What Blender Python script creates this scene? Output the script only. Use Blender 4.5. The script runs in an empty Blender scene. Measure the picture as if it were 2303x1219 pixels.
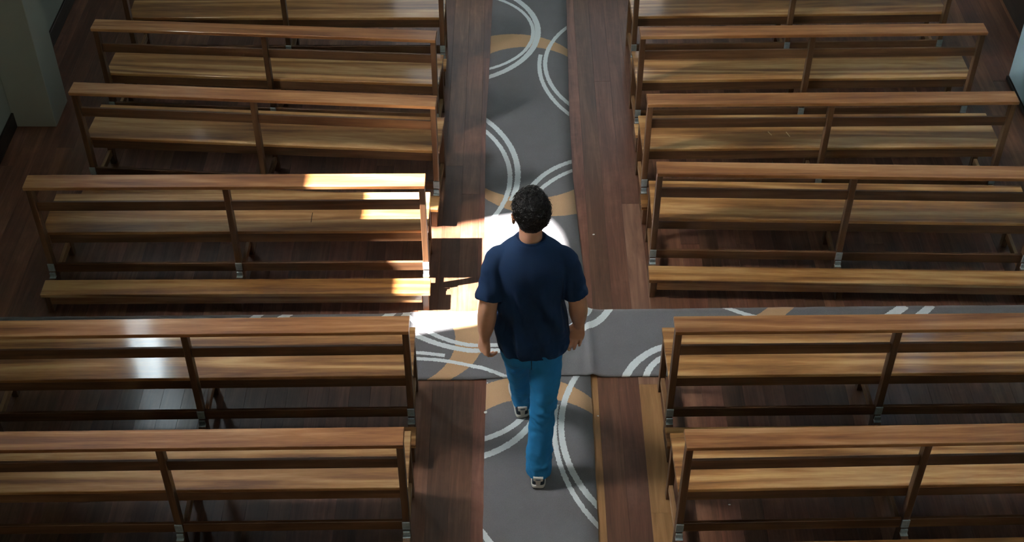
import bpy, bmesh, math, random
import numpy as np
from mathutils import Vector, Matrix, noise
random.seed(7)
SC = bpy.context.scene
COL = SC.collection
R = math.radians

# ------------------------------------------------------------------ camera
cd = bpy.data.cameras.new('camera'); cam = bpy.data.objects.new('camera', cd); COL.objects.link(cam)
cam.location = (0, 0, 5.6); cam.rotation_euler = (R(90 - 42.1), 0, 0)
cd.sensor_width = 36; cd.lens = 36 * 3065 / 2303; cd.clip_end = 100
SC.camera = cam
# ------------------------------------------------------------------ light
SC.view_settings.view_transform = 'Standard'; SC.view_settings.look = 'None'
SC.view_settings.gamma = 1; SC.view_settings.exposure = 1.02
SC.view_settings.use_curve_mapping = False
SKY_STRENGTH = 52.0
PANE_SIDE = 11.0      # backlit frosted panes, left wall
PANE_FRONT = 0.6     # big window of the front wall
FILL_BACK = 1.1       # added glowing pane behind the camera, fills the rear faces
PANE_RIGHT = 0.8
SUN_POWER = 46.0
wd = bpy.data.worlds.new('daylight'); SC.world = wd; wd.use_nodes = True
bg = wd.node_tree.nodes['Background']; bg.inputs[0].default_value = (0.97, 0.98, 1.0, 1); bg.inputs[1].default_value = SKY_STRENGTH
sd = bpy.data.lights.new('sun', 'SUN'); sd.energy = SUN_POWER; sd.angle = R(0.8); sd.color = (1.0, 0.95, 0.94)
sun = bpy.data.objects.new('sun', sd); COL.objects.link(sun)
SUN_DIR = Vector((0.72, 0.17, -1.0)).normalized()
sun.rotation_euler = SUN_DIR.to_track_quat('-Z', 'Y').to_euler(); sun.location = (-8, 5, 10)
SC.cycles.use_denoising = True
SC.cycles.max_bounces = 6; SC.cycles.diffuse_bounces = 4; SC.cycles.sample_clamp_indirect = 6.0
SC.cycles.caustics_reflective = False; SC.cycles.caustics_refractive = False

# ------------------------------------------------------------------ helpers
def obj(name, me, mat=None, parent=None):
    o = bpy.data.objects.new(name, me); COL.objects.link(o)
    if mat is not None and not me.materials: me.materials.append(mat)
    if parent is not None: o.parent = parent
    return o
def tag(o, label=None, cat=None, group=None, kind=None):
    if label: o['label'] = label
    if cat: o['category'] = cat
    if group: o['group'] = group
    if kind: o['kind'] = kind
    return o
def empty(name, loc=(0, 0, 0), rz=0):
    o = bpy.data.objects.new(name, None); COL.objects.link(o)
    o.location = loc; o.rotation_euler = (0, 0, rz); o.empty_display_size = .1
    return o
def box(x0, x1, y0, y1, z0, z1, bev=0.0, name='box'):
    bm = bmesh.new(); bmesh.ops.create_cube(bm, size=1)
    for v in bm.verts:
        v.co = Vector(((x0 + x1) / 2 + v.co.x * (x1 - x0), (y0 + y1) / 2 + v.co.y * (y1 - y0), (z0 + z1) / 2 + v.co.z * (z1 - z0)))
    if bev: bmesh.ops.bevel(bm, geom=bm.edges[:], offset=bev, segments=1, affect='EDGES')
    me = bpy.data.meshes.new(name); bm.to_mesh(me); bm.free()
    return me
def boxes(lst, bev=0.0, name='boxes'):
    bm = bmesh.new()
    for b in lst:
        m = box(*b, bev=bev); bm.from_mesh(m); bpy.data.meshes.remove(m)
    me = bpy.data.meshes.new(name); bm.to_mesh(me); bm.free(); return me
def smooth(me):
    me.polygons.foreach_set('use_smooth', [True] * len(me.polygons)); me.update(); return me
def ease(a, b, t):
    t = min(1, max(0, (t - a) / (b - a))); return t * t * (3 - 2 * t)

class NT:
    def __init__(s, name, rough=.5):
        s.m = bpy.data.materials.new(name); s.m.use_nodes = True; s.t = s.m.node_tree
        s.b = s.t.nodes['Principled BSDF']; s.b.inputs['Roughness'].default_value = rough
    def n(s, typ, **kw):
        nd = s.t.nodes.new(typ)
        for k, v in kw.items(): setattr(nd, k, v)
        return nd
    def l(s, a, b): s.t.links.new(a, b)
    def math(s, op, a, b=None, c=None):
        nd = s.n('ShaderNodeMath', operation=op)
        for i, x in enumerate((a, b, c)):
            if x is None: continue
            if isinstance(x, (int, float)): nd.inputs[i].default_value = x
            else: s.l(x, nd.inputs[i])
        return nd.outputs[0]
    def mix(s, f, a, b, mode='MIX'):
        nd = s.n('ShaderNodeMix', data_type='RGBA', blend_type=mode)
        for i, x in ((0, f), (6, a), (7, b)):
            if isinstance(x, (int, float)): nd.inputs[i].default_value = x
            elif isinstance(x, tuple): nd.inputs[i].default_value = (*x, 1)
            else: s.l(x, nd.inputs[i])
        return nd.outputs[2]
    def ramp(s, f, stops):
        nd = s.n('ShaderNodeValToRGB'); e = nd.color_ramp.elements
        while len(e) < len(stops): e.new(.5)
        for q, (p, c) in zip(e, stops): q.position = p; q.color = (*c, 1)
        s.l(f, nd.inputs[0]); return nd.outputs[0]
    def noise(s, v, scale, detail=4, rough=.55, dist=0):
        nd = s.n('ShaderNodeTexNoise'); nd.inputs['Scale'].default_value = scale
        nd.inputs['Detail'].default_value = detail; nd.inputs['Roughness'].default_value = rough; nd.inputs['Distortion'].default_value = dist
        s.l(v, nd.inputs['Vector']); return nd.outputs[0]
    def mapping(s, v, scale=(1, 1, 1), loc=(0, 0, 0)):
        nd = s.n('ShaderNodeMapping'); nd.inputs['Scale'].default_value = scale; nd.inputs['Location'].default_value = loc
        s.l(v, nd.inputs[0]); return nd.outputs[0]
    def bump(s, h, strength=.3, dist=.002):
        nd = s.n('ShaderNodeBump'); nd.inputs['Strength'].default_value = strength; nd.inputs['Distance'].default_value = dist
        s.l(h, nd.inputs['Height']); s.l(nd.outputs[0], s.b.inputs['Normal'])
    def color(s, c): s.l(c, s.b.inputs['Base Color'])
    def objcoord(s, seed=9.0):
        tc = s.n('ShaderNodeTexCoord'); oi = s.n('ShaderNodeObjectInfo')
        off = s.math('MULTIPLY', oi.outputs['Random'], seed)
        cb = s.n('ShaderNodeCombineXYZ')
        for i in range(3): s.l(off, cb.inputs[i])
        va = s.n('ShaderNodeVectorMath', operation='ADD'); s.l(tc.outputs['Object'], va.inputs[0]); s.l(cb.outputs[0], va.inputs[1])
        return va.outputs[0], oi.outputs['Random']

def wood(name, axis, dark, mid, light, rough=.36, band=.55, vary=.35, coat=0.0):
    """polished timber, grain running along axis"""
    t = NT(name, rough); v, rnd = t.objcoord(11.0)
    sc = {'X': (.55, 9, 9), 'Y': (9, .55, 9), 'Z': (9, 9, .55)}[axis]
    m = t.mapping(v, sc)
    big = t.noise(m, 1.3, 3, .55, 1.6)
    fine = t.noise(t.mapping(v, tuple(q * 5 for q in sc)), 2.2, 5, .65, .3)
    n1 = t.noise(t.mapping(v, {'X': (.17, 3.0, 3.0), 'Y': (3.0, .17, 3.0), 'Z': (3.0, 3.0, .17)}[axis]), 1.0, 2, .5, .5)
    w = t.math('ADD', .5, t.math('MULTIPLY', t.math('SINE', t.math('MULTIPLY', n1, 46.0)), .5))
    f = t.math('ADD', t.math('MULTIPLY', w, band * .45), t.math('MULTIPLY', big, 1 - band * .45))
    f = t.math('ADD', t.math('MULTIPLY', f, .7), t.math('MULTIPLY', fine, .3))
    c = t.ramp(f, [(.33, dark), (.5, mid), (.67, light)])
    hv = t.n('ShaderNodeHueSaturation'); t.l(c, hv.inputs['Color'])
    t.l(t.math('ADD', 1 - vary / 2, t.math('MULTIPLY', rnd, vary)), hv.inputs['Value'])
    # worn lacquer blotches
    blot = t.noise(t.mapping(v, tuple(.5 + .12 * q for q in sc)), 3.1, 3, .6, .4)
    t.color(t.mix(t.math('MULTIPLY', t.math('SUBTRACT', blot, .42), .9), hv.outputs[0], dark))
    rr = t.math('ADD', rough - .08, t.math('MULTIPLY', blot, .2)); t.l(rr, t.b.inputs['Roughness'])
    t.bump(fine, .22, .0012)
    t.b.inputs['Coat Weight'].default_value = coat; t.b.inputs['Coat Roughness'].default_value = .09
    return t.m

M = {}
M['seat'] = wood('seat_timber', 'X', (.17, .065, .016), (.41, .19, .055), (.64, .39, .165), .38, .7, .25, 1.0)
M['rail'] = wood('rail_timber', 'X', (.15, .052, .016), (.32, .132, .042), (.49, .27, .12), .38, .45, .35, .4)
M['post'] = wood('shaded_post_timber', 'Z', (.055, .025, .011), (.12, .055, .024), (.20, .10, .045), .42, .35, .3)  # posts darkened: shade of their rear faces put into the colour
M['shaded_rail'] = wood('shaded_rail_timber', 'X', (.055, .025, .011), (.12, .055, .024), (.20, .10, .045), .42, .35, .3)  # rear rails and seat rails carry their shade in the timber colour
M['side'] = wood('stretcher_timber', 'Y', (.15, .07, .03), (.28, .15, .065), (.40, .24, .11), .42, .35, .3)

# floor boards: colour differs from board to board
t = NT('floor_board', .38); v, rnd = t.objcoord(23.0)
m = t.mapping(v, (10, .7, 10)); g1 = t.noise(m, 1.6, 5, .62, .8); g2 = t.noise(t.mapping(v, (60, 2.5, 60)), 1.6, 4, .6)
c = t.ramp(t.math('ADD', t.math('MULTIPLY', g1, .7), t.math('MULTIPLY', g2, .3)), [(.3, (.066, .025, .013)), (.52, (.145, .059, .031)), (.75, (.26, .12, .066))])
bl = t.noise(v, 2.3, 5, .7); c = t.mix(t.math('MULTIPLY', t.math('SUBTRACT', bl, .5), 1.2), c, (.40, .20, .125))
hv = t.n('ShaderNodeHueSaturation'); t.l(c, hv.inputs['Color'])
t.l(t.math('ADD', .68, t.math('MULTIPLY', rnd, .6)), hv.inputs['Value'])
t.l(t.math('ADD', .494, t.math('MULTIPLY', t.math('FRACT', t.math('MULTIPLY', rnd, 17.3)), .014)), hv.inputs['Hue'])
t.color(hv.outputs[0]); t.l(t.math('ADD', .34, t.math('MULTIPLY', bl, .25)), t.b.inputs['Roughness']); t.bump(g2, .25, .001)
t.b.inputs['Coat Weight'].default_value = .35; t.b.inputs['Coat Roughness'].default_value = .16
M['board'] = t.m
t = NT('floor_board_tan', .4); v, rnd = t.objcoord(23.0)
g1 = t.noise(t.mapping(v, (12, .8, 12)), 1.8, 5, .62, .8)
t.color(t.ramp(g1, [(.3, (.20, .10, .035)), (.55, (.34, .18, .07)), (.8, (.46, .27, .12))])); t.bump(g1, .2, .001)
M['board_tan'] = t.m
t = NT('floor_board_worn', .45); v, rnd = t.objcoord(23.0)
g1 = t.noise(t.mapping(v, (12, .8, 12)), 1.8, 5, .62, .8)
t.color(t.ramp(g1, [(.3, (.13, .06, .035)), (.55, (.25, .13, .08)), (.8, (.40, .25, .17))])); t.bump(g1, .2, .001)
M['board_worn'] = t.m
t = NT('subfloor', .8); t.b.inputs['Base Color'].default_value = (.07, .032, .02, 1); M['subfloor'] = t.m

def plaster(name, col, rough=.8):
    t = NT(name, rough); tc = t.n('ShaderNodeTexCoord')
    a = t.noise(tc.outputs['Object'], 1.1, 5, .6); b = t.noise(tc.outputs['Object'], 60, 3, .6)
    t.color(t.mix(a, tuple(q * .86 for q in col), col)); t.bump(b, .2, .002); return t.m
M['plaster'] = plaster('wall_plaster', (.36, .38, .32)); M['blue_lit_plaster'] = plaster('right_wall_plaster', (.36, .50, .54))  # right wall has the left windows' bluish light put into its colour
M['ceil'] = plaster('ceiling_plaster', (.42, .40, .36))
M['darkwood'] = wood('dark_skirting', 'Y', (.018, .012, .009), (.03, .02, .014), (.05, .034, .022), .5, .3, .1)
def emit(name, col, s):
    m = bpy.data.materials.new(name); m.use_nodes = True; n = m.node_tree.nodes; n.clear()
    e = n.new('ShaderNodeEmission'); o = n.new('ShaderNodeOutputMaterial'); e.inputs[0].default_value = (*col, 1); e.inputs[1].default_value = s
    m.node_tree.links.new(e.outputs[0], o.inputs[0]); return m
M['pane_left'] = emit('backlit_frosted_pane', (.78, .93, 1.0), PANE_SIDE)
M['pane_left_far'] = emit('shaded_frosted_pane', (.96, .98, 1.0), PANE_SIDE * .03)
M['pane_front'] = emit('backlit_front_pane', (.92, .96, 1.0), PANE_FRONT)
M['fill_back'] = emit('back_fill_pane', (1.0, .88, .70), FILL_BACK)
M['pane_right'] = emit('backlit_blue_pane', (.55, .8, 1.0), PANE_RIGHT)
m = bpy.data.materials.new('clear_pane'); m.use_nodes = True; n = m.node_tree.nodes; n.clear()
e = n.new('ShaderNodeBsdfTransparent'); g = n.new('ShaderNodeBsdfGlossy'); g.inputs['Roughness'].default_value = .02; x = n.new('ShaderNodeMixShader'); x.inputs[0].default_value = .05
o = n.new('ShaderNodeOutputMaterial'); L = m.node_tree.links; L.new(e.outputs[0], x.inputs[1]); L.new(g.outputs[0], x.inputs[2]); L.new(x.outputs[0], o.inputs[0])
M['clear'] = m
t = NT('galvanised_bracket', .42); tc = t.n('ShaderNodeTexCoord'); a = t.noise(tc.outputs['Object'], 90, 3)
t.color(t.mix(a, (.20, .24, .25), (.52, .60, .62))); t.b.inputs['Metallic'].default_value = .35; M['metal'] = t.m

# ------------------------------------------------------------------ room
XL, XR, YB, YF, ZC = -3.45, 3.87, -3.0, 14.6, 7.2
TH = .45
def struct(name, me, mat, parent=None):
    o = obj(name, me, mat, parent)
    if parent is None: o['kind'] = 'structure'
    return o
floor = struct('floor', box(XL - TH - .05, XR + .3, YB - .24, YF + .24, -.12, -.004), M['subfloor'])
struct('ceiling', box(XL - TH - .05, XR + .3, YB - .24, YF + .24, ZC, ZC + .1), M['ceil'])

def arch_pts(y0, y1, z0, z1, n=14):
    """outline of an opening with a round head: z1 is the crown"""
    r = (y1 - y0) / 2; cy = (y0 + y1) / 2; zs = z1 - r
    return [(y0, z0), (y1, z0)] + [(cy + r * math.cos(a), zs + r * math.sin(a)) for a in [math.pi * k / n for k in range(n + 1)]]
def plate_with_holes(outer, holes, thick, xf, name):
    cu = bpy.data.curves.new(name, 'CURVE'); cu.dimensions = '2D'; cu.fill_mode = 'BOTH'; cu.extrude = thick / 2
    for pts in [outer] + holes:
        sp = cu.splines.new('POLY'); sp.points.add(len(pts) - 1); sp.use_cyclic_u = True
        for p, q in zip(sp.points, pts): p.co = (q[0], q[1], 0, 1)
    o = bpy.data.objects.new('tmp', cu); COL.objects.link(o)
    me = bpy.data.meshes.new_from_object(o); bpy.data.objects.remove(o); bpy.data.curves.remove(cu)
    me.transform(xf); me.name = name; return me
# curve plane (u,v) -> wall plane (y,z) at x=const ; and (x,z) at y=const
def xf_side(x): return Matrix(((0, 0, 1, x), (1, 0, 0, 0), (0, 1, 0, 0), (0, 0, 0, 1)))
def xf_front(y): return Matrix(((1, 0, 0, 0), (0, 0, 1, y), (0, 1, 0, 0), (0, 0, 0, 1)))
SUNWIN = (4.83, 5.90, 4.02, 5.88)
LW = [SUNWIN, (8.55, 9.75, 3.9, 5.5), (11.6, 12.8, 3.9, 5.5), (1.9, 3.0, 3.9, 5.5)]
me = plate_with_holes([(YB, 0), (YF, 0), (YF, ZC), (YB, ZC)], [arch_pts(*w) for w in LW], TH, xf_side(XL - TH / 2), 'wall_left')
struct('wall_left', me, M['plaster'])
RW = [(5.1, 6.2, 3.9, 5.3), (8.7, 9.8, 3.9, 5.3)]
me = plate_with_holes([(YB, 0), (YF, 0), (YF, ZC), (YB, ZC)], [arch_pts(*w) for w in RW], .24, xf_side(XR + .12), 'wall_right')
struct('wall_right', me, M['blue_lit_plaster'])
FW = [(-1.5, 1.9, 3.2, 6.2)]
me = plate_with_holes([(XL - TH, 0), (XR + .24, 0), (XR + .24, ZC), (XL - TH, ZC)], [arch_pts(*w) for w in FW], .24, xf_front(YF + .12), 'wall_front')
struct('wall_front', me, M['plaster'])
BW = [(-1.6, 2.0, 3.4, 6.8)]
me = plate_with_holes([(XL - TH, 0), (XR + .24, 0), (XR + .24, ZC), (XL - TH, ZC)], [arch_pts(*w) for w in BW], .24, xf_front(YB - .12), 'wall_back')
struct('wall_back', me, M['plaster'])
wn = 1
def window(w, xf, mat, thick=.05):
    global wn
    outer = arch_pts(*w); inner = arch_pts(w[0] + .045, w[1] - .045, w[2] + .045, w[3] - .045)
    fr = plate_with_holes(outer, [inner], thick, xf, 'window_frame')
    o = struct('window_%d' % wn, fr, M['darkwood']); wn += 1
    for i in range(2):          # two leaves divided by a mullion
        mid = (w[0] + w[1]) / 2; g = .018
        pts = [p for p in inner if (p[0] < mid - g if i == 0 else p[0] > mid + g)]
        edge = mid - g if i == 0 else mid + g
        pts = ([pts[0], (edge, inner[0][1])] + [(edge, inner[0][1]), (edge, w[3] - .048)] + pts[1:]) if i == 0 else ([(edge, inner[0][1])] + pts + [(edge, w[3] - .048)])
        obj('pane', plate_with_holes(pts, [], .008, xf, 'pane'), mat, o)
    mul = plate_with_holes([((w[0] + w[1]) / 2 - .02, w[2] + .04), ((w[0] + w[1]) / 2 + .02, w[2] + .04), ((w[0] + w[1]) / 2 + .02, w[3] - .045), ((w[0] + w[1]) / 2 - .02, w[3] - .045)], [], thick, xf, 'mullion')
    if mat is not M['clear']: obj('mullion', mul, M['darkwood'], o)
    return o
window(SUNWIN, xf_side(XL - TH + .04), M['clear'])
for w, pm in zip(LW[1:], ('pane_left', 'pane_left_far', 'pane_left_far')): window(w, xf_side(XL - .1), M[pm])
for w in RW: window(w, xf_side(XR + .1), M['pane_right'])
for w in BW: window(w, xf_front(YB - .1), M['fill_back'])  # unseen window added as fill light from the camera side
for w in FW: window(w, xf_front(YF + .1), M['pane_front'])
# pilasters and skirtings
trim = 1
def tr(me, mat):
    global trim
    o = struct('trim_%d' % trim, me, mat); trim += 1; return o
for y0 in (1.5, 7.69, 10.6): tr(box(XL, -3.16, y0, y0 + .31, 0, ZC, .004), M['plaster'])
for y0 in (1.5, 7.72, 11.0): tr(box(3.60, XR, y0, y0 + .56, .03, ZC, .004), M['blue_lit_plaster'])
struct('baseboard_left', boxes([(XL, XL + .018, YB, 7.69, 0, .12), (XL, XL + .018, 8.0, 10.6, 0, .12)], .003), M['darkwood'])
struct('baseboard_right', boxes([(XR - .018, XR, YB, 7.72, 0, .32), (XR - .018, XR, 8.28, 11.0, 0, .32), (3.585, 3.6, 7.72, 8.28, 0, .03)], .003), M['darkwood'])

# floor boards, each its own piece
W = .1155
k = 0; x = XL + .004; lens = {}
def board_mesh(L_, w_=W):
    key = (round(L_, 2), w_)
    if key not in lens: lens[key] = box(-w_ / 2 + .0004, w_ / 2 - .0004, 0, key[0] - .0006, -.004, 0, .0004, 'board')
    return lens[key]
tan_cells = {}
cols = []
while x < XR - .02:
    w_ = W
    y = 3.45 - random.choice([0, .3, .6, .9, 1.2])
    while y < 11:
        L_ = min(random.choice([3.6, 4.4, 5.2, 6.0]), YF - y)
        xc = x + W / 2
        tan = None
        if .42 < xc < .52: y, L_, tan = {True: (3.0, 2.5, 'board_tan'), False: (y, L_, None)}[y < 3.4]
        if .76 < xc < .86:
            if y < 3.4: y, L_, tan = 2.5, 2.29, None
            elif y < 5: L_, tan = .9, 'board_tan'
            elif y < 6: L_, tan = 1.6, 'board_worn'
        me = board_mesh(L_)
        o = bpy.data.objects.new('plank', me); COL.objects.link(o); o.parent = floor
        if not me.materials: me.materials.append(M['board'])
        if tan:
            o.material_slots[0].link = 'OBJECT'; o.material_slots[0].material = M[tan]
        o.location = (xc, y, -random.random() * .0006)
        o.rotation_euler.y = R(random.uniform(-.45, .45))
        y += L_; k += 1
    x += W
print('planks', k)
obj('far_boards', box(XL, XR, 10.7, YF, -.004, -.0018), M['board'], floor)['kind'] = 'stuff'
near = box(XL, XR, YB, 3.6, -.004, -.0018)
obj('near_boards', near, M['board'], floor)['kind'] = 'stuff'

# ------------------------------------------------------------------ carpets
def seg(x0, y0, x1, y1, w_, ext=.25):
    """a nearly straight stroke, running on past its lower end, as an arc of a 1.2 m circle"""
    dx, dy = x1 - x0, y1 - y0; l_ = math.hypot(dx, dy); dx /= l_; dy /= l_
    if dy > 0: x0 -= dx * ext; y0 -= dy * ext
    else: x1 += dx * ext; y1 += dy * ext
    mx, my = (x0 + x1) / 2, (y0 + y1) / 2; r = 1.2
    cx, cy = mx - dy * r, my + dx * r
    h = math.hypot(x1 - x0, y1 - y0) / 2 / r
    am = math.atan2(my - cy, mx - cx)
    return (cx, cy, r, w_, am - h, am + h)
MAIN = [(-.513, 8.911, .710, .044, -1.2, 1.3), (-.388, 8.899, .548, .028, -1.3, 1.5),
        (1.192, 8.425, .991, .030, 2.98, 3.9), (1.084, 8.446, .840, .031, 2.40, 3.9),
        (-.917, 7.149, .956, .038, -.30, .8), (-.878, 7.113, .865, .032, -.60, .8),
        (.638, 6.779, .559, .036, 1.9, 3.0), (.751, 6.596, .686, .031, 1.9, 2.9),
        (-.300, 5.263, .449, .034, -1.4, -.35), (-.338, 5.187, .502, .038, -1.4, -.3),
        (1.136, 4.909, .869, .034, 2.66, 3.9), (1.306, 4.896, 1.077, .028, 2.96, 3.9),
        (-.50, 3.95, .44, .036, -.3, .9)]
CROSS = [(-.132, 6.122, .582, .030, -2.75, -1.20), (-.114, 6.293, .797, .036, -2.35, -1.15),
         (-.718, 3.785, 1.713, .026, 1.375, 1.7), (-.572, 4.402, 1.039, .026, 1.00, 1.9),
         (.176, 6.041, .443, .044, -1.9, -.3), (.203, 5.922, .268, .038, -1.9, -.1),
         (1.034, 5.146, .422, .044, 1.4, 2.9), (.994, 5.243, .245, .038, 1.4, 3.0),
         seg(1.244, 5.864, 1.352, 5.819, .03), seg(2.27, 5.819, 2.345, 5.872, .06), seg(2.44, 5.822, 2.505, 5.876, .05),
         seg(-.74, 5.78, -.69, 5.83, .05), seg(-.64, 5.78, -.60, 5.83, .035), seg(-1.53, 5.76, -1.47, 5.81, .045), seg(-1.37, 5.76, -1.30, 5.81, .045)]
def carpet_mat(name, rings, bands):
    bands = [tuple(b_) + (-9.0, 9.0)[:max(0, 6 - len(b_))] for b_ in bands]
    t = NT(name, .95); tc = t.n('ShaderNodeTexCoord'); P0 = tc.outputs['Object']
    nz = t.n('ShaderNodeTexNoise'); nz.inputs['Scale'].default_value = 95; nz.inputs['Detail'].default_value = 2; t.l(P0, nz.inputs['Vector'])
    sub = t.n('ShaderNodeVectorMath', operation='SUBTRACT'); t.l(nz.outputs['Color'], sub.inputs[0]); sub.inputs[1].default_value = (.5, .5, .5)
    sc = t.n('ShaderNodeVectorMath', operation='SCALE'); t.l(sub.outputs[0], sc.inputs[0]); sc.inputs['Scale'].default_value = .013
    ad = t.n('ShaderNodeVectorMath', operation='ADD'); t.l(P0, ad.inputs[0]); t.l(sc.outputs[0], ad.inputs[1])
    sp = t.n('ShaderNodeSeparateXYZ'); t.l(ad.outputs[0], sp.inputs[0]); X, Y = sp.outputs[0], sp.outputs[1]
    def dist(cx, cy):
        dx = t.math('SUBTRACT', X, cx); dy = t.math('SUBTRACT', Y, cy)
        return dx, dy, t.math('SQRT', t.math('ADD', t.math('MULTIPLY', dx, dx), t.math('MULTIPLY', dy, dy)))
    acc = None
    for cx, cy, r, w_, a0, a1 in rings:
        dx, dy, d = dist(cx, cy); am = (a0 + a1) / 2; hs = math.cos((a1 - a0) / 2)
        on = t.math('LESS_THAN', t.math('ABSOLUTE', t.math('SUBTRACT', d, r)), w_ / 2)
        dt = t.math('ADD', t.math('MULTIPLY', dx, math.cos(am)), t.math('MULTIPLY', dy, math.sin(am)))
        on = t.math('MULTIPLY', on, t.math('GREATER_THAN', dt, t.math('MULTIPLY', d, hs)))
        acc = on if acc is None else t.math('MAXIMUM', acc, on)
    tan = None
    for (c1, c2, lo, hi, xl, xh) in bands:
        i = t.math('LESS_THAN', dist(c1[0], c1[1])[2], c1[2]); j = t.math('GREATER_THAN', dist(c2[0], c2[1])[2], c2[2])
        b = t.math('MULTIPLY', t.math('MULTIPLY', i, j), t.math('MULTIPLY', t.math('GREATER_THAN', Y, lo), t.math('LESS_THAN', Y, hi)))
        b = t.math('MULTIPLY', b, t.math('MULTIPLY', t.math('GREATER_THAN', X, xl), t.math('LESS_THAN', X, xh)))
        tan = b if tan is None else t.math('MAXIMUM', tan, b)
    pile = t.noise(P0, 260, 3, .7); soil = t.noise(P0, 5, 5, .65)
    base = t.mix(pile, (.108, .108, .112), (.27, .27, .275))
    base = t.mix(t.math('MULTIPLY', soil, .45), base, (.085, .072, .062))
    c = t.mix(tan, base, t.mix(pile, (.46, .27, .13), (.68, .44, .235)))
    c = t.mix(acc, c, t.mix(pile, (.60, .66, .655), (.92, .97, .955)))
    t.color(c); t.bump(t.math('ADD', pile, t.math('MULTIPLY', acc, .3)), .55, .004)
    t.b.inputs['Sheen Weight'].default_value = .15
    return t.m
M['carpet_main'] = carpet_mat('aisle_carpet', MAIN, [((.006, 8.359, .507), (.101, 8.258, .43), 8.5, 9.3), ((.25, 7.304, .592), (.124, 7.374, .48), 6.5, 7.13), ((.084, 4.836, .465), (.131, 4.674, .464), 4.93, 5.5)])
tb = seg(1.56, 5.82, 1.62, 5.868, .11)
M['carpet_cross'] = carpet_mat('cross_aisle_carpet', CROSS, [((-.583, 5.645, .434), (-.702, 5.578, .374), 5.2, 6.0), ((tb[0], tb[1], 1.255), (tb[0], tb[1], 1.145), 5.6, 6.0, 1.2, 1.9)])
def interp(tab, y): return float(np.interp(y, [a for a, b in tab], [b for a, b in tab]))
LE = [(2.0, -.146), (4.167, -.147), (4.806, -.148), (5.298, -.144), (5.88, -.158), (6.66, -.175), (7.74, -.181), (8.32, -.167), (9.37, -.152), (12.5, -.15)]
RE = [(2.0, .43), (4.167, .436), (4.806, .441), (5.298, .443), (5.84, .440), (6.18, .438), (6.70, .417), (7.12, .402), (7.82, .401), (9.37, .425), (12.5, .43)]
CT = [(-3.2, 5.78), (-.741, 5.811), (-.584, 5.826), (.445, 5.845), (.868, 5.853), (1.451, 5.864), (2.512, 5.88), (3.5, 5.89)]
CB = [(-3.2, 5.24), (-.492, 5.278), (-.141, 5.281), (.021, 5.291), (.297, 5.305), (.443, 5.302), (.849, 5.305), (3.5, 5.32)]
def sheet(nu, nv, f, th, name):
    """closed thin slab from a height-field: f(u,v)->(x,y,ztop)"""
    vs = []; fs = []
    for s_ in (0, 1):
        for i in range(nu + 1):
            for j in range(nv + 1):
                x_, y_, z_ = f(i / nu, j / nv); vs.append((x_, y_, z_ - (th if s_ else 0)))
    N = (nu + 1) * (nv + 1); I = lambda i, j, s_=0: s_ * N + i * (nv + 1) + j
    for i in range(nu):
        for j in range(nv):
            fs.append((I(i, j), I(i + 1, j), I(i + 1, j + 1), I(i, j + 1))); fs.append((I(i, j, 1), I(i, j + 1, 1), I(i + 1, j + 1, 1), I(i + 1, j, 1)))
    for i in range(nu): fs.append((I(i, 0), I(i, 0, 1), I(i + 1, 0, 1), I(i + 1, 0))); fs.append((I(i, nv), I(i + 1, nv), I(i + 1, nv, 1), I(i, nv, 1)))
    for j in range(nv): fs.append((I(0, j), I(0, j + 1), I(0, j + 1, 1), I(0, j, 1))); fs.append((I(nu, j), I(nu, j, 1), I(nu, j + 1, 1), I(nu, j + 1)))
    me = bpy.data.meshes.new(name); me.from_pydata(vs, [], fs); me.update(); return smooth(me)
def f_main(u, v_):
    y = 2.0 + 10.5 * v_; a, b = interp(LE, y), interp(RE, y)
    a += .003 * noise.noise((y * 9, 0, 1)); b += .003 * noise.noise((y * 9, 5, 1))
    return a + (b - a) * u, y, .0085
o = obj('aisle_runner', sheet(6, 260, f_main, .008, 'aisle_runner'), M['carpet_main'])
tag(o, 'long grey carpet runner with pale rings down the centre aisle under the man', 'carpet')
def f_cross(u, v_):
    x_ = -3.2 + 6.7 * u; a, b = interp(CB, x_), interp(CT, x_)
    a += .003 * noise.noise((x_ * 9, 0, 7)); b += .003 * noise.noise((x_ * 9, 5, 7))
    y = a + (b - a) * v_
    z = .009 + .0088 * (ease(-.24, -.16, x_) - ease(.46, .54, x_))
    z += .017 * math.exp(-((x_ - .455 + .02 * v_) / .022) ** 2) + .004 * math.exp(-((x_ - .375) / .03) ** 2)
    return x_, y, z
o = obj('cross_runner', sheet(420, 24, f_cross, .008, 'cross_runner'), M['carpet_cross'])
tag(o, 'grey patterned carpet runner laid crosswise over the aisle runner, with a crease', 'carpet')

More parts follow.
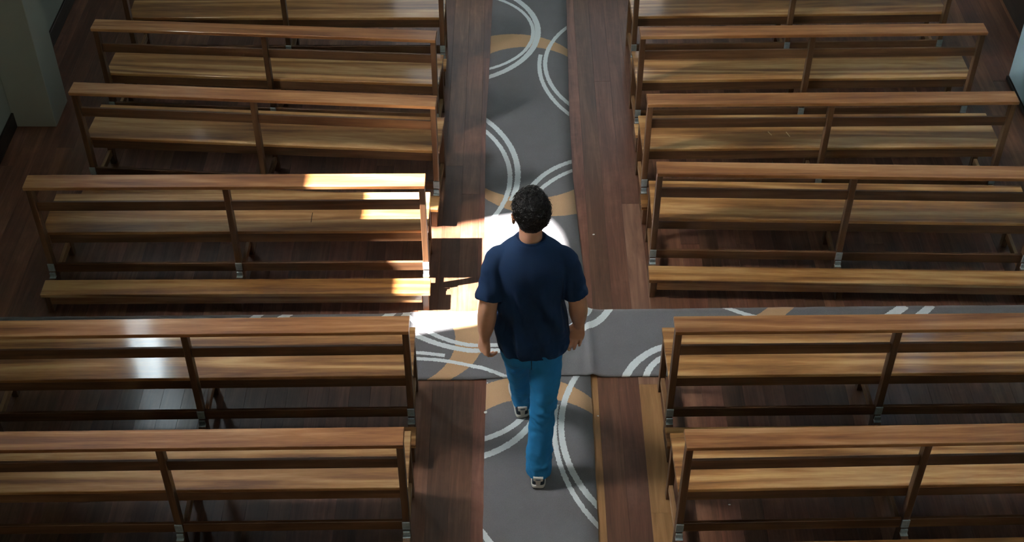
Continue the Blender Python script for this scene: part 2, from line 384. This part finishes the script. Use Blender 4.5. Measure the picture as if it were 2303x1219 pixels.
# ------------------------------------------------------------------ pews
# pew frame: origin on the floor under the near edge of the top board, centre of the length; +y towards the seat
HL = 1.13
def pew_parts():
    P = {}
    P['top_board'] = (box(-HL, HL, 0, .115, .796, .820, .0025), 'rail')
    xs = (-HL + .02, 0, HL - .02); pw = .017
    bays = [(xs[0] + pw, -pw), (pw, xs[2] - pw)]
    P['back_rail'] = [(box(a, b, .040, .056, .614, .680, .002), 'shaded_rail') for a, b in bays]
    P['bottom_rail'] = [(box(a, b, .034, .052, .150, .214, .002), 'shaded_rail') for a, b in bays]
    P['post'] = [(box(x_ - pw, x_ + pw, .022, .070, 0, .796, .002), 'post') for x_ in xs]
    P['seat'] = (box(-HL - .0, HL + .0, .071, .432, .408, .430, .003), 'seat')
    P['seat_rail'] = [(box(-HL + .04, HL - .04, .074, .092, .345, .408, .002), 'shaded_rail'), (box(-HL + .04, HL - .04, .392, .410, .345, .408, .002), 'shaded_rail')]
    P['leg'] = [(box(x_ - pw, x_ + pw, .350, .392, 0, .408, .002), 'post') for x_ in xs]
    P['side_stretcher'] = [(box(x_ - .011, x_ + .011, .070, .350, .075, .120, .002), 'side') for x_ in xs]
    P['seat_bearer'] = [(box(x_ - .011, x_ + .011, .092, .350, .350, .408, .002), 'side') for x_ in xs]
    return P
PP = pew_parts()
def kneeler_parts():
    xs = (-HL + .02, 0, HL - .02)
    return {'kneeler_board': box(-HL - .01, HL + .01, -.175, -.045, .134, .160, .003),
            'kneeler_leg': [box(x_ - .018, x_ + .018, -.155, .018, 0, .134, .002) for x_ in xs],
            'kneeler_apron': box(-HL + .04, HL - .04, -.168, -.152, .075, .134, .002),
            'bracket': [boxes([(x_ - .019, x_ + .019, .014, .022, .172, .228), (x_ - .019, x_ + .019, -.010, .016, .1345, .139), (x_ - .017, x_ + .017, .004, .015, .140, .166)], .0015) for x_ in xs]}
KP = kneeler_parts()
def make_pew():
    t_ = empty('pew')
    for nm, v in PP.items():
        for me, mt in (v if isinstance(v, list) else [v]): obj(nm, me, M[mt], t_)
    kn = obj('kneeler', KP['kneeler_board'], M['seat'], t_)
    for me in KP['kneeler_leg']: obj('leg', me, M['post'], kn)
    obj('apron', KP['kneeler_apron'], M['rail'], kn)
    for me in KP['bracket']: obj('bracket', me, M['metal'], kn)
    return t_
def copy_tree(o, parent=None):
    c = o.copy(); COL.objects.link(c); c.parent = parent
    for ch in o.children: copy_tree(ch, c)
    return c
PEWS = [(-1.61, 8.345, 0.0, 'L', 'farthest left-hand pew, only its back and seat cut by the top edge of the photo'),
        (-1.622, 7.578, -3.57, 'L', 'second farthest left-hand pew, set slightly askew, level with the far pillar'),
        (-1.590, 6.846, -3.73, 'L', 'left-hand pew set askew just beyond the sunlit pew by the pillar'),
        (-1.620, 5.996, .41, 'L', 'left-hand pew with sun patch on its aisle end and kneeler fully visible'),
        (-1.645, 4.820, .98, 'L', 'left-hand pew nearer than the cross carpet with a bluish window reflection on its seat'),
        (-1.628, 4.080, .91, 'L', 'nearest left-hand pew, at the bottom left of the photo'),
        (1.990, 8.390, 1.6, 'R', 'farthest right-hand pew, cut by the top edge of the photo'),
        (1.963, 7.575, 1.21, 'R', 'second farthest right-hand pew beside the blue-lit pillar'),
        (1.952, 6.807, .70, 'R', 'right-hand pew with small scratches on its seat, third from the far end'),
        (1.955, 6.091, -1.24, 'R', 'right-hand pew just beyond the cross carpet, its kneeler fully visible'),
        (1.947, 4.852, .83, 'R', 'right-hand pew just nearer than the cross carpet'),
        (1.930, 4.110, 1.38, 'R', 'nearest right-hand pew, at the bottom right of the photo')]
proto = make_pew()
for i, (px_, py_, yaw, sd_, lab) in enumerate(PEWS):
    o = proto if i == 0 else copy_tree(proto)
    o.location = (px_, py_, 0); o.rotation_euler = (0, 0, R(yaw))
    tag(o, lab, 'pew', 'wooden pews %s of the aisle' % ('left' if sd_ == 'L' else 'right'))

# wear marks that can be seen on two seats
t = NT('raw_scratch', .6); t.b.inputs['Base Color'].default_value = (.62, .45, .25, 1); M['scratch'] = t.m
t = NT('dark_crack', .9); t.b.inputs['Base Color'].default_value = (.04, .018, .008, 1); M['crack'] = t.m
def mark(pew_i, x_, y_, dx, dy, w_, mat, nm):
    o = [q for q in bpy.data.objects if q.get('label') == PEWS[pew_i][4]][0]
    L_ = math.hypot(dx, dy); me = box(-w_ / 2, w_ / 2, 0, L_, .4298, .4306, 0, nm)
    c = obj(nm, me, mat, o); c.location = (x_, y_, 0); c.rotation_euler.z = math.atan2(-dx, dy)
mark(8, -.298, .205, -.018, .040, .004, M['scratch'], 'scratch'); mark(8, -.185, .190, -.016, .050, .005, M['scratch'], 'scratch')
mark(3, .437, .15, .0, .09, .004, M['crack'], 'crack')

# ------------------------------------------------------------------ the man
def loft(bm, rings):
    """rings: list of lists of points (same count); closes both ends"""
    prev = None; first = None
    for rg in rings:
        vs = [bm.verts.new(p) for p in rg]
        if prev:
            n_ = len(vs)
            for i in range(n_): bm.faces.new((prev[i], prev[(i + 1) % n_], vs[(i + 1) % n_], vs[i]))
        else: first = vs
        prev = vs
    bm.faces.new(first[::-1]); bm.faces.new(prev)
def cat(pts, n=6):
    """Catmull-Rom through rows of numbers"""
    P = [np.array(p, float) for p in pts]; P = [2 * P[0] - P[1]] + P + [2 * P[-1] - P[-2]]; out = []
    for i in range(1, len(P) - 2):
        for k_ in range(n):
            t_ = k_ / n; a, b, c, d = P[i - 1:i + 3]
            out.append(.5 * ((2 * b) + (-a + c) * t_ + (2 * a - 5 * b + 4 * c - d) * t_ ** 2 + (-a + 3 * b - 3 * c + d) * t_ ** 3))
    out.append(P[-2]); return out
def stack(bm, rows, n=28, e=2.3, sub=5):
    """horizontal rings: rows (z, cx, cy, rx, ry)"""
    rg = []
    for z, cx, cy, rx, ry in cat(rows, sub):
        ring = []
        for k_ in range(n):
            a = 2 * math.pi * k_ / n; c, s = math.cos(a), math.sin(a)
            ring.append((cx + rx * math.copysign(abs(c) ** (2 / e), c), cy + ry * math.copysign(abs(s) ** (2 / e), s), z))
        rg.append(ring)
    loft(bm, rg)
def limb(bm, rows, n=16, sub=5, flat=None):
    """tube through rows (x,y,z,r[,r2]) ; flat = direction of the wide axis"""
    pts = cat([tuple(r_) if len(r_) > 4 else tuple(r_) + (r_[3],) for r_ in rows], sub); rg = []
    up = Vector(flat) if flat else Vector((1, 0, 0))
    for i, p in enumerate(pts):
        a = Vector(pts[max(0, i - 1)][:3]); b = Vector(pts[min(len(pts) - 1, i + 1)][:3]); d = (b - a).normalized()
        u = (up - d * up.dot(d)).normalized(); w_ = d.cross(u)
        r1 = max(p[3], .001); r2 = max(p[4], .001) if len(p) > 4 else r1; c = Vector(p[:3])
        rg.append([c + u * (r1 * math.cos(2 * math.pi * k_ / n)) + w_ * (r2 * math.sin(2 * math.pi * k_ / n)) for k_ in range(n)])
    loft(bm, rg)
def ball(bm, c, r, rot=None, seg=20):
    mt = Matrix.Translation(c) @ (rot if rot else Matrix()) @ Matrix.Diagonal((r[0], r[1], r[2], 1))
    bmesh.ops.create_uvsphere(bm, u_segments=seg, v_segments=seg // 2 + 2, radius=1, matrix=mt)
def remesh(bm, voxel, sm=3, name='m', fac=.5):
    bmesh.ops.recalc_face_normals(bm, faces=bm.faces[:])
    me = bpy.data.meshes.new('t'); bm.to_mesh(me); bm.free(); o = bpy.data.objects.new('t', me); COL.objects.link(o)
    md = o.modifiers.new('r', 'REMESH'); md.mode = 'VOXEL'; md.voxel_size = voxel
    if sm: s = o.modifiers.new('s', 'SMOOTH'); s.iterations = sm; s.factor = fac
    dg = bpy.context.evaluated_depsgraph_get(); out = bpy.data.meshes.new_from_object(o.evaluated_get(dg)); out.name = name
    bpy.data.objects.remove(o); bpy.data.meshes.remove(me); return smooth(out)
def displace(me, fn):
    n_ = len(me.vertices); co = np.empty(n_ * 3); me.vertices.foreach_get('co', co); co = co.reshape(-1, 3)
    no = np.empty(n_ * 3); me.vertex_normals.foreach_get('vector', no); no = no.reshape(-1, 3)
    d = fn(co, no); co = co + no * d[:, None]; me.vertices.foreach_set('co', co.ravel()); me.update(); return me
def vnoise(co, sc, seed=0):
    return np.array([noise.noise((p[0] * sc[0] + seed, p[1] * sc[1], p[2] * sc[2])) for p in co])

MX, MY = .09, 4.80
man = empty('person', (.10, 4.75, 0))
tag(man, 'man seen from behind walking up the aisle in navy t-shirt, blue jeans and trainers', 'person')
man_inv = Matrix.Translation((-.10, -4.75, 0))
def mobj(name, me, mat, parent=man):
    me.transform(man_inv); o = obj(name, me, mat, parent); return o

t = NT('skin', .5); tc = t.n('ShaderNodeTexCoord'); a = t.noise(tc.outputs['Object'], 18, 4); b = t.noise(tc.outputs['Object'], 160, 2)
t.color(t.mix(a, (.56, .28, .165), (.70, .39, .25))); t.b.inputs['Subsurface Weight'].default_value = .08; t.b.inputs['Subsurface Radius'].default_value = (.01, .004, .002); t.bump(b, .15, .001); M['skin'] = t.m
t = NT('navy_jersey', .85); tc = t.n('ShaderNodeTexCoord'); a = t.noise(tc.outputs['Object'], 300, 2); b = t.noise(tc.outputs['Object'], 7, 3)
t.color(t.mix(a, t.mix(b, (.012, .017, .034), (.006, .036, .105)), (.014, .036, .09))); t.bump(a, .25, .001); t.b.inputs['Specular IOR Level'].default_value = .2; M['shirt'] = t.m
t = NT('blue_denim', .8); tc = t.n('ShaderNodeTexCoord'); a = t.noise(t.mapping(tc.outputs['Object'], (1, 1, .25)), 320, 2); b = t.noise(tc.outputs['Object'], 9, 4, .6)
c = t.mix(b, (.004, .12, .32), (.012, .26, .60)); t.color(t.mix(t.math('MULTIPLY', a, .5), c, (.03, .24, .46))); t.bump(a, .3, .001); M['denim'] = t.m
t = NT('curly_hair', .38); tc = t.n('ShaderNodeTexCoord'); a = t.noise(tc.outputs['Object'], 60, 3)
t.color(t.mix(a, (.008, .006, .005), (.03, .022, .017))); t.b.inputs['Specular IOR Level'].default_value = .55; M['hair'] = t.m
t = NT('white_rubber', .5); t.b.inputs['Base Color'].default_value = (.62, .60, .54, 1); M['white'] = t.m
t = NT('navy_suede', .8); t.b.inputs['Base Color'].default_value = (.018, .03, .045, 1); M['dark'] = t.m
t = NT('grey_lettering', .8); t.b.inputs['Base Color'].default_value = (.12, .15, .18, 1); M['mark'] = t.m
t = NT('eye_white', .2); t.b.inputs['Base Color'].default_value = (.6, .58, .55, 1); M['eye'] = t.m
t = NT('eye_dark', .2); t.b.inputs['Base Color'].default_value = (.02, .012, .008, 1); M['iris'] = t.m

# arms: shoulder, elbow, wrist
LA = dict(sh=(-.073, 4.80, 1.345), el=(-.116, 4.715, 1.105), wr=(-.133, 4.745, .872))
RA = dict(sh=(.251, 4.80, 1.345), el=(.318, 4.765, 1.085), wr=(.334, 4.875, .840))
bm = bmesh.new()
def arm(bm, A, fwd):
    s, e_, w_ = [Vector(A[k_]) for k_ in ('sh', 'el', 'wr')]
    def P(a, b, t_, off=(0, 0, 0)): return tuple(a.lerp(b, t_) + Vector(off))
    limb(bm, [(*P(s, e_, .0, (0, 0, -.02)), .038), (*P(s, e_, .3), .045), (*P(s, e_, .65), .046), (*P(s, e_, .95), .045),
              (*P(e_, w_, .12), .046), (*P(e_, w_, .35), .047), (*P(e_, w_, .7), .039), (*P(e_, w_, .9), .033, .029), (*P(e_, w_, 1.05), .028, .022)], n=18, flat=(0, 1, 0))
arm(bm, LA, 0); arm(bm, RA, 1)
# torso, neck
stack(bm, [(.80, MX, MY, .125, .085), (.95, MX, MY, .120, .082), (1.08, MX, MY, .112, .078), (1.25, MX, MY, .135, .09), (1.33, MX, MY + .005, .145, .088), (1.37, MX, MY + .01, .125, .075), (1.40, .088, MY + .012, .085, .058), (1.43, .088, MY + .014, .055, .050)], n=28)
limb(bm, [(.088, 4.815, 1.38, .056, .056), (.087, 4.820, 1.46, .055, .058), (.086, 4.832, 1.52, .054, .058), (.085, 4.84, 1.56, .054, .058)], n=20)
# head, tilted back and turned a little to the left
HC = Vector((.083, 4.842, 1.594)); HR = Matrix.Rotation(R(20), 4, 'Z') @ Matrix.Rotation(R(22), 4, 'X') @ Matrix.Rotation(R(-5), 4, 'Y')
def H(x_, y_, z_): return HC + (HR @ Vector((x_, y_, z_)))
ball(bm, H(0, -.006, .022), (.074, .092, .084), HR, 28)
ball(bm, H(0, .030, -.038), (.058, .066, .070), HR, 24)
ball(bm, H(0, .066, -.088), (.026, .026, .022), HR, 16)      # chin
ball(bm, H(0, .080, .012), (.050, .016, .012), HR, 16)       # brow
limb(bm, [(*H(0, .086, .006), .008), (*H(0, .098, -.014), .010), (*H(0, .108, -.032), .013), (*H(0, .094, -.042), .010)], n=10)   # nose
for s in (-1, 1): ball(bm, H(s * .012, .095, -.038), (.008, .010, .007), HR, 10)
limb(bm, [(*H(-.024, .080, -.062), .003), (*H(0, .092, -.061), .0065), (*H(.024, .080, -.062), .003)], n=8)
limb(bm, [(*H(-.020, .080, -.069), .003), (*H(0, .091, -.070), .0075), (*H(.020, .080, -.069), .003)], n=8)
for s in (-1, 1):                                            # ears: rim, lobe, bowl
    ball(bm, H(s * .078, -.006, -.026), (.007, .019, .029), HR @ Matrix.Rotation(s * R(18), 4, 'Z'), 14)
    limb(bm, [(*H(s * .077, .010, -.020), .005), (*H(s * .086, .008, .004), .0055), (*H(s * .091, -.010, .009), .0055), (*H(s * .092, -.024, -.006), .0055), (*H(s * .086, -.020, -.032), .0055), (*H(s * .080, -.006, -.052), .007)], n=8)
# hands
def hand(bm, wr, d, palm_n, thumb_side, curl, scale=1.0):
    """d: direction wrist->knuckles, palm_n: out of the palm, thumb_side: unit vector towards the thumb"""
    wr = Vector(wr); d = Vector(d).normalized(); pn = Vector(palm_n); pn = (pn - d * pn.dot(d)).normalized(); ts = Vector(thumb_side); ts = (ts - d * ts.dot(d) - pn * ts.dot(pn)).normalized()
    S = scale
    limb(bm, [(*(wr - d * .012), .026 * S, .020 * S), (*(wr + d * .022 * S), .031 * S, .019 * S), (*(wr + d * .052 * S), .039 * S, .017 * S), (*(wr + d * .084 * S), .039 * S, .0145 * S), (*(wr + d * .092 * S), .033 * S, .011 * S)], n=18, flat=tuple(ts))
    specs = [(.030, .086, (.040, .025, .020), .0088), (.010, .090, (.045, .029, .022), .0090), (-.010, .087, (.042, .027, .021), .0086), (-.029, .079, (.033, .021, .018), .0076)]
    for fi, (off, base, ls, r) in enumerate(specs):
        p = wr + ts * off * S + d * (base - .014) * S; rows = [(*p, r * S * 1.05)]; p = wr + ts * off * S + d * base * S; rows.append((*p, r * 1.08 * S)); ang = 0
        for si, l_ in enumerate(ls):
            ang += R(curl[si] + fi * 5); dd = d * math.cos(ang) + pn * math.sin(ang)
            mid = p + dd * l_ * S * .5; p = p + dd * l_ * S
            rows += [(*mid, r * S * (.96 - .07 * si)), (*p, r * S * (.98 - .1 * si) * (1 if si < 2 else .72))]
        limb(bm, rows, n=10, sub=3, flat=tuple(ts))
    p0 = wr + ts * .018 * S + d * .016 * S + pn * .006 * S
    p1 = p0 + (ts * .75 + d * .75 + pn * .35).normalized() * .040 * S
    p2 = p1 + (ts * .30 + d * .95 + pn * .45).normalized() * .032 * S
    p3 = p2 + (ts * -.05 + d * .9 + pn * .6).normalized() * .026 * S
    limb(bm, [(*p0, .013 * S), (*p1, .0118 * S), (*p2, .0100 * S), (*p3, .0072 * S)], n=10, flat=tuple(pn))
hand(bm, LA['wr'], (-.06, .03, -1), (.75, .60, 0), (-.65, .75, 0), (22, 32, 24), 1.12)
hand(bm, RA['wr'], (-.14, .02, -.95), (-.25, -.95, .1), (-.95, .3, 0), (40, 50, 30), 1.1)
body = remesh(bm, .0042, 6, 'body')
body_o = mobj('body', body, M['skin'])
for s in (-1, 1):
    bm = bmesh.new(); ball(bm, H(s * .031, .077, -.004), (.0125, .0125, .0125), None, 16); me = bpy.data.meshes.new('eye'); bm.to_mesh(me); bm.free()
    eo = mobj('eye', smooth(me), M['eye'])
    bm = bmesh.new(); ball(bm, H(s * .031, .0865, -.004), (.0055, .0045, .0055), None, 12); me = bpy.data.meshes.new('iris'); bm.to_mesh(me); bm.free()
    mobj('iris', smooth(me), M['iris'], eo)
# t-shirt
bm = bmesh.new()
stack(bm, [(.792, .107, 4.792, .176, .128), (.83, .106, 4.792, .180, .132), (.90, .102, 4.792, .174, .130), (.98, .096, 4.792, .164, .122), (1.06, .091, 4.79, .157, .116), (1.14, .090, 4.79, .158, .116), (1.24, .090, 4.795, .170, .120),
           (1.31, .090, 4.80, .176, .118), (1.36, .090, 4.805, .168, .104), (1.398, .090, 4.81, .138, .088), (1.430, .089, 4.812, .096, .074), (1.458, .088, 4.813, .070, .066)], n=36, e=2.35)
def sleeve(A, k_):
    s, e_ = Vector(A['sh']), Vector(A['el'])
    P = lambda t_: tuple(s.lerp(e_, t_))
    limb(bm, [(*(s + Vector((-k_ * .07, 0, .012))), .040, .058), (*(s + Vector((-k_ * .015, 0, .002))), .056, .058), (*P(.12), .058, .058), (*P(.4), .058, .058), (*P(.65), .058, .058), (*P(.80), .061, .060)], n=20, flat=(0, 1, 0))
sleeve(LA, -1); sleeve(RA, 1)
shirt = remesh(bm, .0052, 9, 'shirt', .6)
def folds(co, no):
    x_, y_, z_ = co[:, 0], co[:, 1], co[:, 2]
    back = np.clip((4.80 - y_) / .10, 0, 1)
    a = vnoise(co, (13, 9, 2.6), 3.1); b = vnoise(co, (30, 20, 6.5), 8.2)
    low = np.clip((1.35 - z_) / .3, 0, 1)
    diag = np.sin((x_ - .05) * 62 + (z_ - 1.1) * 24 + 3.0 * a) * np.clip(a + .35, 0, 1)
    hemf = np.exp(-((z_ - .90) / .05) ** 2) * np.sin(z_ * 140 + x_ * 22) * .5
    sl = np.clip((np.abs(x_ - .09) - .17) / .05, 0, 1)
    w_ = np.clip(1.25 - 1.6 * np.abs(no[:, 2]), 0, 1)
    return w_ * (.018 * a * (.25 + low) + .009 * b * (.4 + low)) + w_ * .024 * diag * back * (.2 + low) + .004 + .0022 * hemf * back + .0015 * sl * np.sin(z_ * 90 + y_ * 60 + 3 * b)
displace(shirt, folds)
sh_o = mobj('t_shirt', shirt, M['shirt'])
bm = bmesh.new()
nC = 40
rings_ = []
for k_ in range(nC):
    a = 2 * math.pi * k_ / nC; c = Vector((.0875 + .0675 * math.cos(a), 4.817 + .0655 * math.sin(a), 1.461 + (-.022 if math.sin(a) > 0 else .004) * abs(math.sin(a))))
    rad = Vector((math.cos(a), math.sin(a), 0))
    rings_.append([c + rad * (.0035 * math.cos(q)) + Vector((0, 0, .008 * math.sin(q))) for q in [2 * math.pi * j / 8 for j in range(8)]])
vv = [[bm.verts.new(p) for p in rg] for rg in rings_]
for i in range(nC):
    for j in range(8): bm.faces.new((vv[i][j], vv[(i + 1) % nC][j], vv[(i + 1) % nC][(j + 1) % 8], vv[i][(j + 1) % 8]))
me = bpy.data.meshes.new('collar'); bm.to_mesh(me); bm.free(); mobj('collar', smooth(me), M['shirt'], sh_o)
# jeans
bm = bmesh.new()
stack(bm, [(.72, .095, 4.785, .150, .112), (.78, .098, 4.785, .160, .122), (.86, .098, 4.79, .145, .106), (.95, .094, 4.79, .130, .09)], n=32, e=2.3)
limb(bm, [(.165, 4.775, .84, .080, .100), (.168, 4.745, .70, .083, .098), (.163, 4.705, .56, .076, .084), (.155, 4.672, .44, .068, .072), (.146, 4.635, .30, .066, .070), (.139, 4.595, .17, .066, .072), (.137, 4.585, .085, .068, .076), (.137, 4.583, .055, .066, .076)], n=24, flat=(1, 0, 0))
limb(bm, [(.025, 4.795, .84, .080, .100), (.022, 4.86, .70, .083, .095), (.020, 4.94, .58, .076, .082), (.022, 5.00, .47, .068, .072), (.035, 5.035, .32, .063, .066), (.052, 5.055, .18, .060, .066), (.060, 5.068, .085, .060, .072), (.061, 5.070, .055, .058, .072)], n=24, flat=(1, 0, 0))
jeans = remesh(bm, .0055, 7, 'jeans', .6)
def jf(co, no):
    z_ = co[:, 2]; x_ = co[:, 0]
    a = vnoise(co, (9, 9, 16), 1.7); b = vnoise(co, (24, 24, 36), 5.5)
    knee = np.exp(-((z_ - .46) / .14) ** 2); hem = np.exp(-((z_ - .13) / .07) ** 2)
    return .006 * a + .006 * b * (.4 + knee + .9 * hem) + .002 * np.sin(z_ * 70 + x_ * 60 + 7 * a + 4 * b) * (hem + .8 * knee)
displace(jeans, jf)
je = mobj('jeans', jeans, M['denim'])
# seat seam and side seams
bm = bmesh.new()
limb(bm, [(.095, 4.664, .80, .002), (.096, 4.664, .76, .002), (.096, 4.674, .72, .002)], n=6); me = bpy.data.meshes.new('seam'); bm.to_mesh(me); bm.free(); mobj('seam', me, M['dark'], je)

# trainers
def shoe(hx, hy, yaw, pitch):
    """heel centre at hx,hy; toe along +y"""
    mt = Matrix.Translation((hx, hy, .0095)) @ Matrix.Rotation(yaw, 4, 'Z') @ Matrix.Rotation(pitch, 4, 'X')
    prof = [(0.0, .012, .02), (.006, .026, .035), (.03, .034, .0), (.08, .034, 0), (.14, .038, 0), (.19, .044, 0), (.235, .042, 0), (.265, .031, 0), (.278, .012, 0)]
    P = cat([(a, b, 0) for a, b, c in prof], 3)
    def slab(z0, z1, infl, bulge):
        bm_ = bmesh.new(); rg = []
        lev = [(z0, infl - .003), (z0 + .004, infl), ((z0 + z1) / 2, infl + bulge), (z1 - .002, infl), (z1, infl - .003)]
        for z_, f_ in lev:
            pr = [(-(p[1] + f_), p[0] - (f_ if p[0] < .02 else 0)) for p in P] + [((p[1] + f_), p[0] - (f_ if p[0] < .02 else 0)) for p in P[::-1]]
            rg.append([(x_, y_, z_) for x_, y_ in pr])
        loft(bm_, rg); bmesh.ops.recalc_face_normals(bm_, faces=bm_.faces[:]); me_ = bpy.data.meshes.new('sole'); bm_.to_mesh(me_); bm_.free(); me_.transform(mt); return smooth(me_)
    def fix(o_): return o_
    top = bpy.data.meshes.new('upper')
    bm_ = bmesh.new(); rg = []
    rows = [(.004, .020, .070), (.012, .031, .085), (.04, .033, .088), (.075, .032, .084), (.11, .033, .072), (.15, .036, .058), (.19, .041, .046), (.23, .040, .038), (.258, .028, .032), (.270, .010, .028)]
    for y_, hw, hz in cat(rows, 3):
        ring = []
        for k_ in range(16):
            a = math.pi * k_ / 15; ring.append((hw * math.cos(a) * (1 - .12 * math.sin(a)), y_, .024 + (hz - .024) * math.sin(a) ** .7))
        rg.append(ring + [(-hw, y_, .018), (hw, y_, .018)])
    loft(bm_, rg); bmesh.ops.recalc_face_normals(bm_, faces=bm_.faces[:]); bm_.to_mesh(top); bm_.free(); top.transform(mt)
    up = mobj('shoe', smooth(top), M['dark'])
    mobj('midsole', slab(.006, .028, .003, .0015), M['white'], up)
    mobj('outsole', slab(0, .006, .002, 0), M['dark'], up)
    # heel panels following the heel curve
    def panel(pts, yoff, mat, nm):
        bm_ = bmesh.new(); f_ = [bm_.verts.new((x_, yoff + 3.2 * x_ * x_ * 1.6 + (z_ - .03) * .12, z_)) for x_, z_ in pts]
        n_ = len(f_) // 2
        for i in range(n_ - 1): bm_.faces.new((f_[i], f_[i + 1], f_[2 * n_ - 2 - i], f_[2 * n_ - 1 - i]))
        r_ = bmesh.ops.extrude_face_region(bm_, geom=bm_.faces[:])
        for g_ in r_['geom']:
            if isinstance(g_, bmesh.types.BMVert): g_.co.y += .012
        bmesh.ops.recalc_face_normals(bm_, faces=bm_.faces[:]); me_ = bpy.data.meshes.new(nm); bm_.to_mesh(me_); bm_.free(); me_.transform(mt); mobj(nm, me_, mat, up)
    panel([(-.010, .030), (0, .029), (.010, .030), (.014, .062), (0, .062), (-.014, .062)], -.0045, M['white'], 'heel_patch')
    panel([(-.024, .062), (-.012, .060), (0, .0595), (.012, .060), (.024, .062), (.026, .082), (.013, .084), (0, .0845), (-.013, .084), (-.026, .082)], -.0055, M['white'], 'heel_tab')
    panel([(-.013, .070), (-.006, .0695), (0, .069), (.006, .0695), (.013, .070), (.013, .077), (.006, .0775), (0, .0775), (-.006, .0775), (-.013, .077)], -.0068, M['mark'], 'heel_mark')
    # laces
    bm_ = bmesh.new()
    for q in range(4):
        y_ = .105 + .02 * q; z_ = .078 - .0065 * q * 1.4
        limb(bm_, [(-.024, y_, z_ - .012, .0025), (0, y_ + .004, z_ + .001, .0025), (.024, y_, z_ - .012, .0025)], n=6, sub=3)
    me_ = bpy.data.meshes.new('laces'); bm_.to_mesh(me_); bm_.free(); me_.transform(mt); mobj('laces', me_, M['white'], up)
shoe(.135, 4.497, R(-3), 0); shoe(.058, 4.985, R(8), 0)

# hair: short cap plus curls
bm = bmesh.new()
ball(bm, H(0, -.012, .026), (.0775, .093, .082), HR, 30)
ball(bm, H(0, -.030, -.016), (.069, .068, .062), HR, 24)
ball(bm, H(.006, .030, .052), (.064, .056, .048), HR, 20)
ball(bm, H(0, -.060, -.062), (.040, .022, .030), HR, 14); ball(bm, H(0, -.058, -.086), (.018, .014, .020), HR, 14)
cap = remesh(bm, .0045, 3, 'hair')
# keep off the face
bm = bmesh.new(); bm.from_mesh(cap); HI = (Matrix.Translation(HC) @ HR).inverted()
kill = [v for v in bm.verts if (lambda q: q.y > .045 + max(0, q.z - .02) * 1.2 and q.z < .055 or (q.y > .028 and q.z < .0))(HI @ v.co)]
bmesh.ops.delete(bm, geom=kill, context='VERTS'); bm.to_mesh(cap); bm.free()
def hd(co, no):
    q = (co - np.array(HC)); up_ = np.clip((q[:, 2] + .02) / .06, 0, 1)
    return (.006 * vnoise(co, (48, 48, 48), 2) + .004 * vnoise(co, (95, 95, 95), 7)) * (.25 + up_) + .002
displace(cap, hd)
hair = mobj('hair', smooth(cap), M['hair'])
rs = random.Random(5); verts = []; faces = []
NC = 2000; made = 0
capv = [(HI @ (v.co + Vector((.10, 4.75, 0))), (HI.to_3x3() @ v.normal).normalized()) for v in cap.vertices]
while made < NC:
    p, n_ = rs.choice(capv); p = p.copy()
    if p.z < .012 and rs.random() < .85: continue
    up_ = max(0, min(1, (p.z + .01) / .07)); 
    tdir = n_.cross(Vector((rs.uniform(-1, 1), rs.uniform(-1, 1), rs.uniform(-1, 1)))).normalized(); bdir = n_.cross(tdir)
    rc = rs.uniform(.006, .013) * (.45 + .6 * up_); turns = rs.uniform(.5, 1.1) * 2 * math.pi; npt = 9; hgt = rs.uniform(.004, .012) * (.3 + up_)
    if p.x > .03 and .0 < p.z < .07: hgt *= 1.5
    base = len(verts)
    cs = [p + n_ * (hgt * (i / (npt - 1)) - .0005) + (tdir * math.cos(turns * i / (npt - 1)) + bdir * math.sin(turns * i / (npt - 1))) * rc for i in range(npt)]
    for i, c in enumerate(cs):
        d = (cs[min(npt - 1, i + 1)] - cs[max(0, i - 1)]).normalized(); e1 = d.orthogonal().normalized(); e2 = d.cross(e1); r = (.0019 * math.sin(math.pi * (i + .6) / npt) + .0003) * (.5 + .5 * up_)
        for j in range(3):
            verts.append(HC + HR.to_3x3() @ (c + e1 * r * math.cos(j * 2.0944) + e2 * r * math.sin(j * 2.0944)))
    for i in range(npt - 1):
        for j in range(3): faces.append((base + i * 3 + j, base + i * 3 + (j + 1) % 3, base + (i + 1) * 3 + (j + 1) % 3, base + (i + 1) * 3 + j))
    made += 1
me = bpy.data.meshes.new('curls'); me.from_pydata([tuple(v) for v in verts], [], faces); me.update()
cu = mobj('curls', smooth(me), M['hair'], hair); cu['kind'] = 'stuff'

# ------------------------------------------------------------------ litter on the floor
t = NT('white_paper', .8); t.b.inputs['Base Color'].default_value = (.8, .8, .76, 1); M['paper'] = t.m
for i, (x_, y_, z_, s, lab) in enumerate([(-.146, 5.03, .009, .011, 'tiny white paper scrap at the left edge of the aisle carpet by the man'),
                                  (.515, 6.54, .001, .008, 'tiny white paper scrap on bare boards right of the aisle carpet'),
                                  (1.12, 4.40, .001, .008, 'tiny white paper scrap under the nearest right-hand pew'),
                                  (.472, 5.01, .001, .006, 'tiny white speck on the tan board beside the aisle carpet'),
                                  (-.138, 5.25, .009, .005, 'tiny white speck near the edge of the cross carpet, left of the man')]):
    bm = bmesh.new(); vs = [bm.verts.new((s * math.cos(a) * rs.uniform(.7, 1.1), s * math.sin(a) * rs.uniform(.5, 1), .001 + .002 * rs.random())) for a in [k_ * math.pi / 3 for k_ in range(6)]]
    bm.faces.new(vs); r_ = bmesh.ops.extrude_face_region(bm, geom=bm.faces[:])
    for g_ in r_['geom']:
        if isinstance(g_, bmesh.types.BMVert): g_.co.z += .0012
    bmesh.ops.recalc_face_normals(bm, faces=bm.faces[:]); me = bpy.data.meshes.new('paper_scrap'); bm.to_mesh(me); bm.free()
    o = obj('paper_scrap', me, M['paper']); o.location = (x_, y_, z_ - .001); tag(o, lab, 'scrap', 'white scraps on the floor')
